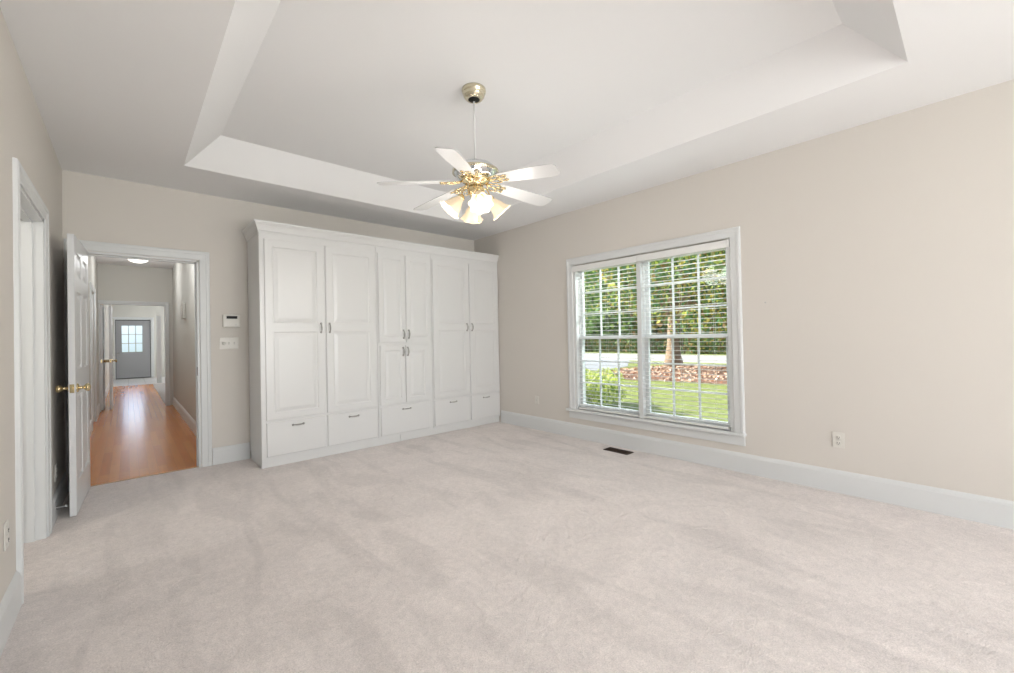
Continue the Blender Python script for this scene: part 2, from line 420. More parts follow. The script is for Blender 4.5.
# ------------------------------------------------------------------ built-in wardrobe: three cabinet units, crown, toe kick
YC = 4.586; CT = 2.278; CB = .085; YD = YC-.014
def cabinet(label, x0, x1, doors, drawers, endpanel=None):
    """doors: (x0,x1,z0,z1,panels,handle_x,handle_z) drawers: (x0,x1,z0,z1)"""
    root = empty('wardrobe_cabinet', ((x0+x1)/2, (YC+YB)/2, 0)); tag(root, label, 'cabinet', 'built-in wardrobe cabinets')
    b = MB(); b.box(x0, x1, YC+.02, YB-.022, CB, CT)
    b.box(x0+.001, x1-.001, YC, YC+.02, CB, CT)
    b.build('carcass', CAB, root)
    for (a, c0, z0, z1, pn, hx, hz) in doors:
        d = slab(a, c0, z0, z1, .0137, pn).build('door', CAB, root, Matrix.Translation((0, YD, 0)))
        h = MB(); pull(h, (hx, YD, hz), .092); ho = h.build('handle', NICKEL); ho.parent = d; ho.matrix_parent_inverse = Matrix.Translation(root.location).inverted() if False else Matrix.Identity(4)
        ho['label'] = 'small bowed satin metal pull'
    for (a, c0, z0, z1) in drawers:
        d = slab(a, c0, z0, z1, .0137, [], edge=.006).build('drawer', CAB, root, Matrix.Translation((0, YD, 0)))
        h = MB(); pull(h, ((a+c0)/2+.005, YD, z1-.05), .098, False); ho = h.build('handle', NICKEL); ho.parent = d
        ho['label'] = 'small bowed satin metal pull'
    return root
ZD0, ZD1 = .458, 2.218
def two(a, b_):   # tall door with an upper and a lower raised panel
    return [(a+.07, b_-.07, ZD0+.065, 1.315), (a+.07, b_-.07, 1.40, ZD1-.07)]
def one(a, b_, z0, z1): return [(a+.055, b_-.055, z0+.06, z1-.06)]
cabinet('tall white wardrobe cabinet nearest the hallway door, two doors over two drawers', .942, 2.122,
        [(.984, 1.538, ZD0, ZD1, two(.984, 1.538), 1.502, 1.352), (1.555, 2.104, ZD0, ZD1, two(1.555, 2.104), 1.590, 1.352)],
        [(.984, 1.538, .105, .436), (1.555, 2.104, .105, .436)])
cabinet('middle white wardrobe cabinet with four smaller doors over one wide drawer', 2.124, 2.848,
        [(2.140, 2.480, 1.182, ZD1, one(2.140, 2.480, 1.182, ZD1), 2.450, 1.275), (2.490, 2.836, 1.182, ZD1, one(2.490, 2.836, 1.182, ZD1), 2.520, 1.275),
         (2.150, 2.468, ZD0, 1.145, one(2.150, 2.468, ZD0, 1.145), 2.442, 1.068), (2.476, 2.792, ZD0, 1.145, one(2.476, 2.792, ZD0, 1.145), 2.502, 1.068)],
        [(2.150, 2.792, .105, .436)])
cabinet('white wardrobe cabinet in the corner by the window wall, two doors over two drawers', 2.850, 3.962,
        [(2.866, 3.425, ZD0, ZD1, two(2.866, 3.425), 3.390, 1.358), (3.441, 3.953, ZD0, ZD1, two(3.441, 3.953), 3.475, 1.358)],
        [(2.866, 3.425, .105, .436), (3.441, 3.953, .105, .436)])
CROWN = [(0, 0), (.006, 0), (.006, .012), (.002, .016), (.010, .022), (.014, .034), (.020, .052), (.028, .070), (.026, .076), (.034, .080), (.034, .090), (.042, .095), (.042, .112), (0, .112)]
cw = MB(); cw.sweep(CROWN, [(XR-.001, YC+.001, CT-.004), (.942-.001, YC+.001, CT-.004), (.942-.001, YB-.006, CT-.004)], side=-1)
cw.box(.944, XR-.002, YC+.003, YB-.006, CT+.06, CT+.104)
cw = cw.build('crown_molding', CAB); tag(cw, 'white stepped crown molding running along the top of the wardrobe cabinets', 'molding')
for k, (a, c0, lab) in enumerate([(.946, 2.398, 'left length of white toe kick under the wardrobe, ending at the hallway side'), (2.402, 3.958, 'right length of white toe kick under the wardrobe, reaching toward the corner')]):
    b = MB(); b.box(a, c0, YC+.016, YC+.04, .001, CB-.002)
    if k == 0: b.box(a, a+.02, YC+.04, YB-.03, .001, CB-.002)
    tag(b.build('toe_kick', CAB, bevel=.002), lab, 'toe kick', 'wardrobe toe kicks')

# ------------------------------------------------------------------ six-panel doors
def six_panels(w_, h, st=.11, z0=0):
    m_ = .10; pw = (w_-2*st-m_)/2; P = []
    for a in (st, st+pw+m_):
        for (q0, q1) in ((.24, .86), (1.05, 1.62), (1.73, h-.12)): P.append((a, a+pw, q0+z0, q1+z0))
    return P
def knob_parts(leaf, at, brass=BRASS, thk=.036, name='door_knob'):
    """knob both sides; local: leaf front y=0 (-y side) back y=thk"""
    x, z = at; prof = [(.0, 0), (.032, 0), (.032, .004), (.026, .009), (.012, .012), (.011, .032), (.018, .040), (.027, .048), (.029, .058), (.024, .067), (.012, .072), (0, .073)]
    for sgn, y in ((-1, 0), (1, thk)):
        M = Matrix.Translation((x, y, z)) @ Matrix.Rotation(PI/2 if sgn < 0 else -PI/2, 4, 'X')
        b = MB().lathe(prof, M, 20); o = b.build(name, brass); o.parent = leaf; o['label'] = 'polished brass door knob'
    return
def leaf(name, w_, h, M, z0=.012, panels=None, m=DOOR, latch=True, knobx=None, knobs=True):
    P = panels if panels is not None else six_panels(w_, h)
    root = slab(0, w_, z0, h, .036, P, P, 'door', .0015).build(name, m); root.matrix_world = M; struct(root)
    kx = knobx if knobx is not None else w_-.07
    if knobs: knob_parts(root, (kx, .915))
    if latch:
        b = MB(); b.box(w_-.0005, w_+.0015, .006, .030, .885, .945); b.box(w_, w_+.009, .012, .024, .905, .925)
        o = b.build('latch_plate', BRASS); o.parent = root; o['label'] = 'brass latch plate on the door edge'
    return root
def frame_from(hinge, direction, left=True):
    """local +x along direction, local +z up"""
    d = Vector(direction).normalized(); yv = Vector((0, 0, 1)).cross(d)
    return Matrix(((d.x, yv.x, 0, hinge[0]), (d.y, yv.y, 0, hinge[1]), (0, 0, 1, hinge[2]), (0, 0, 0, 1)))
# bedroom door, standing open ~93 degrees into the room; local y=0 face looks to -y local
d1 = leaf('door_1', .790, 2.022, frame_from((-.285, YB-.018, 0), (-.032, -.79, 0)))
for hz in (.25, 1.02, 1.8):
    b = MB(); b.box(-.003, .0, .001, .033, hz-.045, hz+.045); b.tube([(-.004, -.005, hz-.045), (-.004, -.005, hz+.045)], .006, 10)
    o = b.build('hinge', BRASS); o.parent = d1

# door stop: coil spring with rubber tip screwed in the left baseboard behind the door
ds = empty('door_stop', (XL+.016, 4.345, .085)); tag(ds, 'short spring door stop on the baseboard behind the open door', 'door stop')
b = MB(); b.tube([(XL+.0165, 4.345, .085), (XL+.021, 4.345, .085)], .011, 12); b.tube([(XL+.021+.04*i/120, 4.345+.0055*math.cos(i*.9), .085+.0055*math.sin(i*.9)) for i in range(121)], .0012, 5)
b.build('spring', STEEL, ds)
b = MB(); b.tube([(XL+.060, 4.345, .085), (XL+.070, 4.345, .085)], .0075, 12); b.build('rubber_tip', RUBBER, ds)

# ------------------------------------------------------------------ garden window (window_1)
w1 = empty('window_1', (XR, (WY0+WY1)/2, WZ0)); struct(w1)
casing('window_casing', WY0, WY1, WZ1, XR, -1, 'y', z0=WZ0+.0, parent=None).name = 'window_casing'
wc = bpy.data.objects['window_casing']; del wc['kind']; wc.parent = w1; wc.matrix_parent_inverse = Matrix.Translation(w1.location).inverted()
MY = 2.340   # mullion centre
b = MB()   # stool, apron
b.box(XR-.055, XR+.10, WY0-.098, WY1+.115, WZ0-.028, WZ0)
b.build('window_stool', TRIM, w1, bevel=.006)
b = MB(); b.box(XR-.018, XR+.0, WY0-.09, WY1+.09, WZ0-.112, WZ0-.028); b.build('window_apron', TRIM, w1, bevel=.004)
b = MB(); t = .03   # jamb liner and mullion post
b.box(XR+.0, XR+.155, WY0, WY0+t, WZ0, WZ1); b.box(XR, XR+.155, WY1-t, WY1, WZ0, WZ1); b.box(XR+.03, XR+.155, WY0+t, WY1-t, WZ1-t, WZ1)
b.box(XR+.055, XR+.155, MY-.024, MY+.024, WZ0, WZ1-t); b.box(XR-.004, XR+.055, MY-.022, MY+.022, WZ0, WZ1-.09)
b.box(XR+.101, XR+.155, WY0+t, MY-.024, WZ0-.002, WZ0+.02); b.box(XR+.101, XR+.155, MY+.024, WY1-t, WZ0-.002, WZ0+.02)
b.build('window_frame', TRIM, w1)
def sash(name, y0, y1, z0, z1, x, nx, nz, parent, axis='y', mt=None, fr=.040):
    mt = mt or TRIM; b = MB()
    bx = (lambda u0, u1, a, b1, z_, z2: b.box(a, b1, u0, u1, z_, z2)) if axis == 'y' else (lambda u0, u1, a, b1, z_, z2: b.box(u0, u1, a, b1, z_, z2))
    bx(y0, y0+fr, x, x+.035, z0, z1); bx(y1-fr, y1, x, x+.035, z0, z1); bx(y0+fr, y1-fr, x, x+.035, z0, z0+fr); bx(y0+fr, y1-fr, x, x+.035, z1-fr*.85, z1)
    for i in range(1, nx):
        u = y0+fr+(y1-y0-2*fr)*i/nx; bx(u-.008, u+.008, x+.007, x+.028, z0+fr, z1-fr*.85)
    for j in range(1, nz):
        z = z0+fr+(z1-z0-1.85*fr)*j/nz; bx(y0+fr, y1-fr, x+.0078, x+.0272, z-.008, z+.008)
    o = b.build(name, mt, parent)
    g = MB()
    if axis == 'y': g.box(x+.015, x+.019, y0+fr-.005, y1-fr+.005, z0+fr-.005, z1-fr*.85+.005)
    else: g.box(y0+fr-.005, y1-fr+.005, x+.015, x+.019, z0+fr-.005, z1-fr*.85+.005)
    go = g.build('pane', GLASS); go.parent = o
    return o
for (y0, y1) in ((WY0+t, MY-.024), (MY+.024, WY1-t)):
    sash('lower_sash', y0, y1, WZ0+.02, 1.205, XR+.053, 3, 3, w1); sash('upper_sash', y0, y1, 1.17, WZ1-t, XR+.089, 3, 3, w1)

# two horizontal blinds, lowered, slats open
def blind(y0, y1, label, v0=0, v1=0):
    root = empty('window_blind', (XR+.03, (y0+y1)/2, WZ1-.03)); tag(root, label, 'blind', 'white window blinds')
    zt = WZ1-.033
    b = MB(); b.box(XR-.026, XR-.016, y0-.003-v0, y1+.003+v1, zt-.046, zt+.020); b.box(XR-.016, XR-.001, y0-.003-v0, y0+.005-v0, zt-.046, zt+.020); b.box(XR-.016, XR-.001, y1-.005+v1, y1+.003+v1, zt-.046, zt+.020); b.box(XR-.004, XR+.04, y0, y0+.006, zt-.07, zt); b.box(XR-.004, XR+.04, y1-.006, y1, zt-.07, zt)
    b.build('valance', BLIND, root, bevel=.003)
    b = MB(); b.box(XR+.002, XR+.045, y0+.01, y1-.01, zt-.040, zt-.002); b.build('head_rail', BLIND, root)
    b = MB(); z = zt-.052; zb = WZ0+.045
    xs_ = [XR+.003+.038*i/4 for i in range(5)]
    while z > zb:
        for i in range(4):
            cz = [.0022*(1-((k-2)/2)**2)-.0018*k/4 for k in (i, i+1)]
            b.poly([(xs_[i], y0+.008, z+cz[0]), (xs_[i+1], y0+.008, z+cz[1]), (xs_[i+1], y1-.008, z+cz[1]), (xs_[i], y1-.008, z+cz[0])], 0, True)
            b.poly([(xs_[i], y0+.008, z+cz[0]-.0018), (xs_[i+1], y0+.008, z+cz[1]-.0018), (xs_[i+1], y1-.008, z+cz[1]-.0018), (xs_[i], y1-.008, z+cz[0]-.0024)], 0, True)
        for xx, dz in ((xs_[0], 0), (xs_[-1], -.0018)): b.poly([(xx, y0+.008, z+dz), (xx, y1-.008, z+dz), (xx, y1-.008, z-.0018+dz), (xx, y0+.008, z-.0018+dz)])
        for yy in (y0+.008, y1-.008): b.poly([(xs_[0], yy, z), (xs_[-1], yy, z-.0018), (xs_[-1], yy, z-.0036), (xs_[0], yy, z-.0018)])
        z -= .0435
    b.build('slats', BLIND, root, recalc=False)
    b = MB(); b.box(XR+.0, XR+.047, y0+.008, y1-.008, WZ0+.006, WZ0+.024); b.build('bottom_rail', BLIND, root, bevel=.003)
    b = MB(); n = 3
    for k in range(n):
        yy = y0+.12+(y1-y0-.24)*k/(n-1)
        for xx in (XR+.0025, XR+.0415): b.tube([(xx, yy, zt-.04), (xx, yy, WZ0+.02)], .0009, 4)
    b.build('ladder_cords', CORD, root)
    b = MB(); b.tube([(XR-.008, y1-.05, zt-.07), (XR-.010, y1-.05, zt-.78)], .0035, 6); b.build('tilt_wand', CORD, root)
    return root
blind(MY+.004, WY1-t-.006, 'white horizontal blind with open slats over the window half nearer the wardrobe', 0, .03)
blind(WY0+t+.006, MY-.004, 'white horizontal blind with open slats over the window half farther from the wardrobe', .03, 0)

# invented windows behind the camera, added to carry the rear fill
for n_, (a, c0) in enumerate(((.35, 1.65), (1.95, 3.25))):
    ww = empty('window_%d' % (n_+2), ((a+c0)/2, YN, .35)); struct(ww)
    b = MB(); b.box(a, a+.02, YN-.155, YN, .35, 2.35); b.box(c0-.02, c0, YN-.155, YN, .35, 2.35); b.box(a, c0, YN-.155, YN, 2.33, 2.35); b.box(a, c0, YN-.155, YN+.03, .33, .352)
    b.build('window_frame', TRIM, ww)
    sash('lower_sash', a+.02, c0-.02, .355, 1.34, YN-.10, 3, 3, ww, 'x'); sash('upper_sash', a+.02, c0-.02, 1.30, 2.33, YN-.14, 3, 3, ww, 'x')

# ------------------------------------------------------------------ small wall and floor fittings
def outlet(name, c_, n, label, kind='duplex', wd=.072, ht=.116):
    """plate on a wall; c_ = centre on the wall face; n = '+x','-x','-y'"""
    root = empty(name, c_); tag(root, label, {'outlet': 'outlet', 'light_switch': 'switch', 'cable_plate': 'cable plate'}[name])
    M = {'-x': frame_from(c_, (0, -1, 0)), '+x': frame_from(c_, (0, 1, 0)), '-y': frame_from(c_, (1, 0, 0))}[n]
    def put(b, nm, m, bev=0):
        o = b.build(nm, m, None, M, bevel=bev); o.parent = root; o.matrix_parent_inverse = Matrix.Translation(root.location).inverted(); return o
    b = MB(); b.box(-wd/2, wd/2, -.006, -.0005, -ht/2, ht/2); put(b, 'cover_plate', PLATE, .002)
    if kind == 'duplex':
        for s_ in (-1, 1):
            b = MB(); b.lathe([(0, -.0095), (.0145, -.0095), (.0165, -.008), (.0165, -.005)], Matrix.Translation((0, 0, s_*.021)) @ Matrix.Rotation(-PI/2, 4, 'X') , 20)
            b2 = MB(); b2.box(-.0085, -.0055, -.0108, -.0094, s_*.021-.004, s_*.021+.007); b2.box(.0055, .0085, -.0108, -.0094, s_*.021-.004, s_*.021+.006); b2.tube([(0, -.0108, s_*.021-.009), (0, -.0094, s_*.021-.009)], .0028, 8)
            put(b, 'socket', PLATED if False else PLATE); put(b2, 'socket_slots', SLOT)
    elif kind == 'coax':
        b = MB(); b.tube([(0, -.006, 0), (0, -.014, 0)], .005, 10); put(b, 'coax_jack', STEEL)
    elif kind == 'switches':
        for i, x in enumerate((-.046, 0, .046)):
            b = MB()
            if i == 0: b.lathe([(0, -.022), (.013, -.022), (.016, -.019), (.0165, -.006)], Matrix.Translation((x, 0, 0)) @ Matrix.Rotation(-PI/2, 4, 'X') , 20); put(b, 'dimmer_knob', PLATED)
            else:
                b.box(x-.0055, x+.0055, -.0075, -.0055, -.013, .013); b.box(x-.004, x+.004, -.018, -.006, .001, .010); put(b, 'toggle', PLATED, .001)
    for z in ((0,) if kind == 'duplex' else (-.045, .045)): put(MB().tube([(0, -.0072, z), (0, -.0055, z)], .003, 8), 'screw', PLATED)
    return root
outlet('outlet', (XR, .706, .395), '-x', 'white duplex outlet low on the window wall to the right of the window')
outlet('cable_plate', (XR, 3.848, .385), '-x', 'blank beige cable plate low on the wall between wardrobe and window', 'coax', .066, .104)
outlet('outlet', (XL, 2.815, .412), '+x', 'white outlet low on the left wall in front of the side doorway')
outlet('outlet', (XL, 4.475, .305), '+x', 'white outlet in the dark gap behind the open hallway door')
outlet('light_switch', (.770, YB, 1.212), '-y', 'white three-gang switch plate below the thermostat beside the hallway door', 'switches', .165, .118)
th = empty('thermostat', (.795, YB, 1.440)); tag(th, 'white wall thermostat with dark display above the switch plate', 'thermostat')
b = MB(); b.box(.716, .868, YB-.026, YB-.0005, 1.373, 1.507); b.build('housing', PLATE, th, bevel=.008)
b = MB(); b.box(.748, .842, YB-.0275, YB-.0255, 1.462, 1.490); b.build('display', BLACK, th)
b = MB(); b.box(.728, .856, YB-.029, YB-.0255, 1.382, 1.446); b.build('flip_cover', PLATE, th, bevel=.002)
b = MB(); b.box(.822, .836, YB-.0305, YB-.0285, 1.398, 1.405); b.build('button', PLATED, th)
nl = MB(); nl.tube([(XR-.0005, 1.166, 1.458), (XR-.018, 1.166, 1.462)], .0025, 8); nl.tube([(XR-.018, 1.166, 1.462), (XR-.020, 1.166, 1.4625)], .005, 8)
nl = nl.build('nail', STEEL); tag(nl, 'lone nail left in the bare wall to the right of the window', 'nail')
b = MB(); b.box(3.735, 3.865, 2.38, 2.665, .0005, .006); 
vent = empty('floor_vent', (3.80, 2.522, 0)); tag(vent, 'dark bronze floor register in the carpet under the window', 'floor vent')
b = MB()
b.box(3.738, 3.862, 2.38, 2.396, .0005, .007); b.box(3.738, 3.862, 2.65, 2.666, .0005, .007); b.box(3.738, 3.754, 2.38, 2.666, .0005, .007); b.box(3.846, 3.862, 2.38, 2.666, .0005, .007)
b.build('register_frame', BRONZE, vent, bevel=.001)
b = MB(); b.box(3.75, 3.85, 2.39, 2.656, .0005, .0015, 1)
for k in range(14): y = 2.402+k*.0188; b.box(3.752, 3.848, y, y+.006, .0015, .006)
b.box(3.797, 3.803, 2.395, 2.652, .0015, .0065); b.build('louvers', [BRONZE, BLACK], vent)

# ------------------------------------------------------------------ ceiling fan
FX, FY = 1.805, 2.300
fan = empty('ceiling_fan', (FX, FY, HU)); tag(fan, 'white five-blade ceiling fan with brass fittings and four lit glass shades', 'ceiling fan')
TF = Matrix.Translation((FX, FY, 0))
b = MB().lathe([(0, HU-.0005), (.082, HU-.0005), (.084, HU-.012), (.080, HU-.030), (.074, HU-.034), (.076, HU-.040), (.072, HU-.052), (.058, HU-.068), (.044, HU-.075), (.040, HU-.073)], TF, 36); b.build('canopy', PALEBRASS, fan)
b = MB().lathe([(.042, HU-.073), (.034, HU-.068), (.022, HU-.080), (.0, HU-.088)], TF, 24); b.build('hanger_ball', BLACK, fan)
b = MB().tube([(FX, FY, HU-.085), (FX, FY, 2.44)], .007, 14); b.build('downrod', BLIND, fan)
b = MB().lathe([(0, 2.455), (.022, 2.455), (.026, 2.435), (.040, 2.425), (.090, 2.420), (.120, 2.412), (.130, 2.400), (.132, 2.385), (.128, 2.380), (.150, 2.376), (.158, 2.372), (.158, 2.364), (.150, 2.360), (.142, 2.350), (.130, 2.330), (.110, 2.322), (0, 2.320)], TF, 48); b.build('motor_housing', CHROME, fan)
b = MB().lathe([(.150, 2.3785), (.1605, 2.375), (.1605, 2.361), (.150, 2.3575)], TF, 48); b.build('rim_band', PALEBRASS, fan)
b = MB().lathe([(0, 2.321), (.095, 2.321), (.100, 2.312), (.092, 2.300), (.060, 2.292), (.050, 2.270), (.056, 2.262), (.060, 2.240), (.056, 2.215), (.040, 2.200), (.022, 2.192), (.018, 2.170), (.012, 2.150), (.008, 2.135), (0, 2.13)], TF, 36); b.build('light_fitter', BRASS, fan)
BZ = 2.305
def make_blade(deg, droop, pitch, L=.665):
    a = math.radians(deg); M = TF @ Matrix.Translation((0, 0, BZ)) @ Matrix.Rotation(a, 4, 'Z') @ Matrix.Rotation(droop, 4, 'Y') @ Matrix.Rotation(pitch, 4, 'X')
    b = MB(); prof = []; r0, r1 = .165, L
    n = 26
    for i in range(n+1):
        t = i/n; r = r0+(r1-r0)*t; hw = .052+.016*min(1, t*1.6)
        if t < .06: hw *= .75+.25*(t/.06)
        e = (r1-r)/.045
        if e < 1: hw = hw*(.62+.38*math.sqrt(max(0, 1-(1-e)**2)))
        prof.append((r, hw))
    up = [(r, h, .003) for r, h in prof]+[(r, -h, .003) for r, h in reversed(prof)]
    b.poly(up); b.poly([(x, y, -.003) for x, y, z in reversed(up)])
    k = len(up)
    for i in range(k): p, q = up[i], up[(i+1) % k]; b.poly([p, q, (q[0], q[1], -.003), (p[0], p[1], -.003)])
    bo = b.build('blade', BLADE, fan, M)
    g = MB()   # ornate scrolled iron
    g.tube([(.085, 0, .006), (.12, 0, -.006), (.16, 0, -.008), (.235, 0, -.007)], [.009, .007, .006, .005], 8)
    for s_ in (-1, 1):
        g.tube([(.095, s_*.006, 0), (.125, s_*.030, -.006), (.155, s_*.042, -.008), (.185, s_*.040, -.008), (.200, s_*.026, -.008), (.190, s_*.014, -.008), (.172, s_*.018, -.008)], .0042, 7)
        g.tube([(.205, s_*.024, -.008), (.232, s_*.034, -.007), (.245, s_*.024, -.007), (.236, s_*.012, -.007)], .0036, 7)
    for q in ((.185, 0), (.225, .02), (.225, -.02)): g.tube([(q[0], q[1], -.009), (q[0], q[1], -.004)], .006, 8)
    go = g.build('blade_iron', BRASS, None, M); go.parent = bo; go['label'] = 'scrolled brass blade bracket'
    bo['label'] = 'white fan blade'
    go.matrix_parent_inverse = Matrix.Translation(fan.location).inverted() if False else Matrix.Identity(4)
    return bo
for deg, droop, L in ((-3.5, .035, .70), (95, .075, .68), (142, .03, .665), (216, .06, .62), (292, .05, .60)): make_blade(deg, droop, math.radians(-12), L)
# light kit: four arms, bell shades and bulbs
BELL = [(.020, .0), (.026, -.006), (.030, -.022), (.040, -.040), (.050, -.062), (.056, -.084), (.062, -.100), (.074, -.116), (.080, -.121)]
for k, (deg, tilt) in enumerate(((138, 42), (228, 40), (318, 42), (48, 40))):
    a = math.radians(deg+14); tl_ = math.radians(tilt)
    M = TF @ Matrix.Rotation(a, 4, 'Z') @ Matrix.Translation((.105, 0, 2.185)) @ Matrix.Rotation(-tl_, 4, 'Y')
    arm = MB(); pts = []
    for i in range(13):
        t_ = i/12; pts.append((.045+.062*t_, 0, 2.235+.030*math.sin(PI*t_)-.046*t_*t_))
    arm.tube(pts, .0055, 8); arm.tube([(.05, .0, 2.215), (.068, .0, 2.20), (.080, 0, 2.212), (.074, 0, 2.226), (.064, 0, 2.222)], .003, 6)
    ao = arm.build('light_arm', BRASS, fan, TF @ Matrix.Rotation(a, 4, 'Z'))
    cup = MB().lathe([(0, .026), (.012, .024), (.022, .014), (.028, .0), (.026, -.010), (.020, -.012)], M, 20); co = cup.build('shade_holder', BRASS, None); co.parent = ao
    sc_ = [0, 0, 0, .01, .02, .03, .045, .07, .085, 8]
    sh = MB().lathe(BELL, M, 48, scallop=sc_); sh.lathe([(r-.003, z) for r, z in BELL], M, 48, scallop=sc_)
    sho = sh.build('lamp_shade', SHADE, fan); sho['label'] = 'lit frosted bell glass shade with scalloped rim'
    bu = MB().lathe([(0, -.005), (.010, -.010), (.012, -.030), (.018, -.045), (.021, -.060), (.017, -.076), (.008, -.085), (0, -.087)], M, 16); buo = bu.build('bulb', BULB); buo.parent = sho
    p = M @ Vector((0, 0, -.20)); point('fan_lamp', p, 5, (1, .95, .89), .13)
b = MB(); b.tube([(FX+.012, FY-.01, 2.15), (FX+.012, FY-.01, 2.03)], .0013, 5)
for i in range(16): b.tube([(FX+.012, FY-.01, 2.147-.0073*i), (FX+.012, FY-.01, 2.1435-.0073*i)], .0022, 5)
b.lathe([(0, .006), (.004, .004), (.006, -.006), (.005, -.016), (0, -.019)], Matrix.Translation((FX+.012, FY-.01, 2.026)), 10); b.build('pull_chain', BRASS, fan)

# ------------------------------------------------------------------ hallway beyond the bedroom door
HL, HR, HY1, HY2 = -0.401, 0.665, 10.67, 20.0
YH0 = YB+T
struct(MB().box(XL-.2, 3.0, YB+.03, 16.7, -.1, -.002).build('floor_hall', WOOD))
struct(MB().box(XL-.2, 3.0, 16.7, HY2, -.1, -.001).build('floor_entry', TILE))
struct(MB().box(.545, 3.0, 10.95, 16.6, -.002, .004).build('floor_side_room', mat('side_room_carpet', srgb(176, 172, 170), .9, bump=.3, bscale=200)))
struct(MB().box(XL-T, 3.1, YH0, HY2+T, 2.70, 2.80).build('ceiling_hall', CEIL))
wall('wall_hall_left', 'y', YH0, HY2, HL-T, HL, 0, 2.7, [(8.55, 9.40, 0, DH)], HALLWALL)
wall('wall_hall_right', 'y', YH0, HY1, HR, HR+T, 0, 2.7, [], HALLWALL)
wall('wall_hall_cross', 'x', HL, HR, HY1, HY1+T, 0, 2.7, [(-.392, .560, 0, 1.985)], HALLWALL)
wall('wall_side_near', 'x', HR, 3.0, HY1, HY1+T, 0, 2.7, [], HALLWALL)
wall('wall_side_right', 'y', HY1+T, HY2, 2.95, 3.05, 0, 2.7, [], HALLWALL)
wall('wall_entry', 'x', HL-T, 3.1, HY2, HY2+T, 0, 2.7, [(-.345, .635, 0, 2.10)], HALLWALL)
casing('trim_7', -.392, .560, 1.985, HY1, -1, sc_=.55, left=False); jamb('trim_8', -.392, .560, 1.985, HY1-.004, HY1+T+.004, stop=False)
casing('trim_9', -.345, .635, 2.10, HY2, -1, sc_=.8, left=False); jamb('trim_10', -.345, .635, 2.10, HY2-.004, HY2+T)
casing('trim_11', 8.55, 9.40, DH, HL, 1, 'y')
struct(MB().box(.66, .775, 17.04, 17.10, 0, 2.08).build('trim_12', TRIM))
baseboard('baseboard_hall_right', [(HR, YH0+.10, 0), (HR, HY1-.02, 0)], side=-1)
baseboard('baseboard_hall_left', [(HL, 9.50, 0), (HL, HY1-.02, 0)], side=1)
baseboard('baseboard_hall_left', [(HL, YH0+.10, 0), (HL, 8.45, 0)], side=1)
baseboard('baseboard_hall_far', [(HL, HY1+T, 0), (HL, HY2-.02, 0)], side=1)
leaf('door_2', .80, 2.02, frame_from((HL-.045, 9.38, 0), (0, -1, 0)), knobs=False, latch=False)
leaf('door_3', .76, 1.955, frame_from((-.380, 11.56, 0), (.0, -1, 0)))
leaf('door_4', .76, 1.955, frame_from((-.262, 11.56, 0), (.0, -1, 0)))
b = MB()   # threshold strip where carpet meets the wood
b.box(BD0+.018, BD1-.018, YB+.022, YB+.034, -.001, .005); tag(b.build('threshold_strip', mat('threshold_wood', srgb(190, 150, 105), .4)), 'thin wooden transition strip where carpet meets the hallway boards', 'threshold')
b = MB(); b.box(BD1-.020, BD1-.0178, YB+.002, YB+.044, .90, .985); o = b.build('strike_plate', BRONZE); o.parent = bpy.data.objects['trim_2']
# entry door with nine-light window
ed = MB(); W0, W1, V0, V1 = -.02, .355, .0, 0
x0, x1, gz0, gz1 = -.320, .610, .93, 1.88; gx0, gx1 = -.170, .395
us = [x0, gx0, gx1, x1]; zs = [.02, gz0, gz1, 2.07]
for i in range(3):
    for j in range(3):
        if i == 1 and j == 1: continue
        ed.box(us[i], us[i+1], HY2+.03, HY2+.075, zs[j], zs[j+1])
for a in (-.16, .20):   # two low moulded panels
    for (q0, q1, r0, r1) in ((a, a+.24, .20, .215), (a, a+.24, .78, .795), (a, a+.015, .20, .795), (a+.225, a+.24, .20, .795)): ed.box(q0, q1, HY2+.022, HY2+.03, r0, r1)
d5 = struct(ed.build('door_5', ENTRY))
b = MB(); b.box(gx0-.02, gx1+.02, HY2+.018, HY2+.032, gz0-.02, gz0+.01); b.box(gx0-.02, gx1+.02, HY2+.018, HY2+.032, gz1-.01, gz1+.02); b.box(gx0-.02, gx0+.01, HY2+.018, HY2+.032, gz0, gz1); b.box(gx1-.01, gx1+.02, HY2+.018, HY2+.032, gz0, gz1)
for i in (1, 2): u = gx0+(gx1-gx0)*i/3; b.box(u-.010, u+.010, HY2+.03, HY2+.045, gz0, gz1); z = gz0+(gz1-gz0)*i/3; b.box(gx0, gx1, HY2+.03, HY2+.045, z-.010, z+.010)
o = b.build('muntins', ENTRY); o.parent = d5
FROST = bpy.data.materials.new('frosted_pane'); FROST.use_nodes = True
_n = FROST.node_tree; _b = _n.nodes['Principled BSDF']; _b.inputs['Base Color'].default_value = (.48, .64, 1, 1); _b.inputs['Transmission Weight'].default_value = 1; _b.inputs['Roughness'].default_value = .45; _b.inputs['IOR'].default_value = 1.1
b = MB(); b.box(gx0, gx1, HY2+.046, HY2+.050, gz0, gz1); o = b.build('pane', FROST); o.parent = d5
b = MB(); b.box(-.327, -.310, HY2+.018, HY2+.03, .03, 2.05); b.box(.600, .617, HY2+.018, HY2+.03, .03, 2.05); b.box(-.327, .617, HY2+.018, HY2+.03, 2.05, 2.08); b.box(-.327, .617, HY2-.02, HY2+.08, .0, .03)
o = b.build('weatherstrip', DARKGREY); o.parent = d5
struct(MB().box(-2.5, 3.2, HY2+T+.02, 32, -.3, -.12).build('door_bounce_slab', mat('bounce_slab_pale', srgb(214, 216, 220), .8)))  # pale slab added outside to brighten the front door pane
for z in (.25, 1.05, 1.8): b = MB(); b.box(.598, .612, HY2+.015, HY2+.03, z-.05, z+.05); o = b.build('hinge', DARKGREY); o.parent = d5
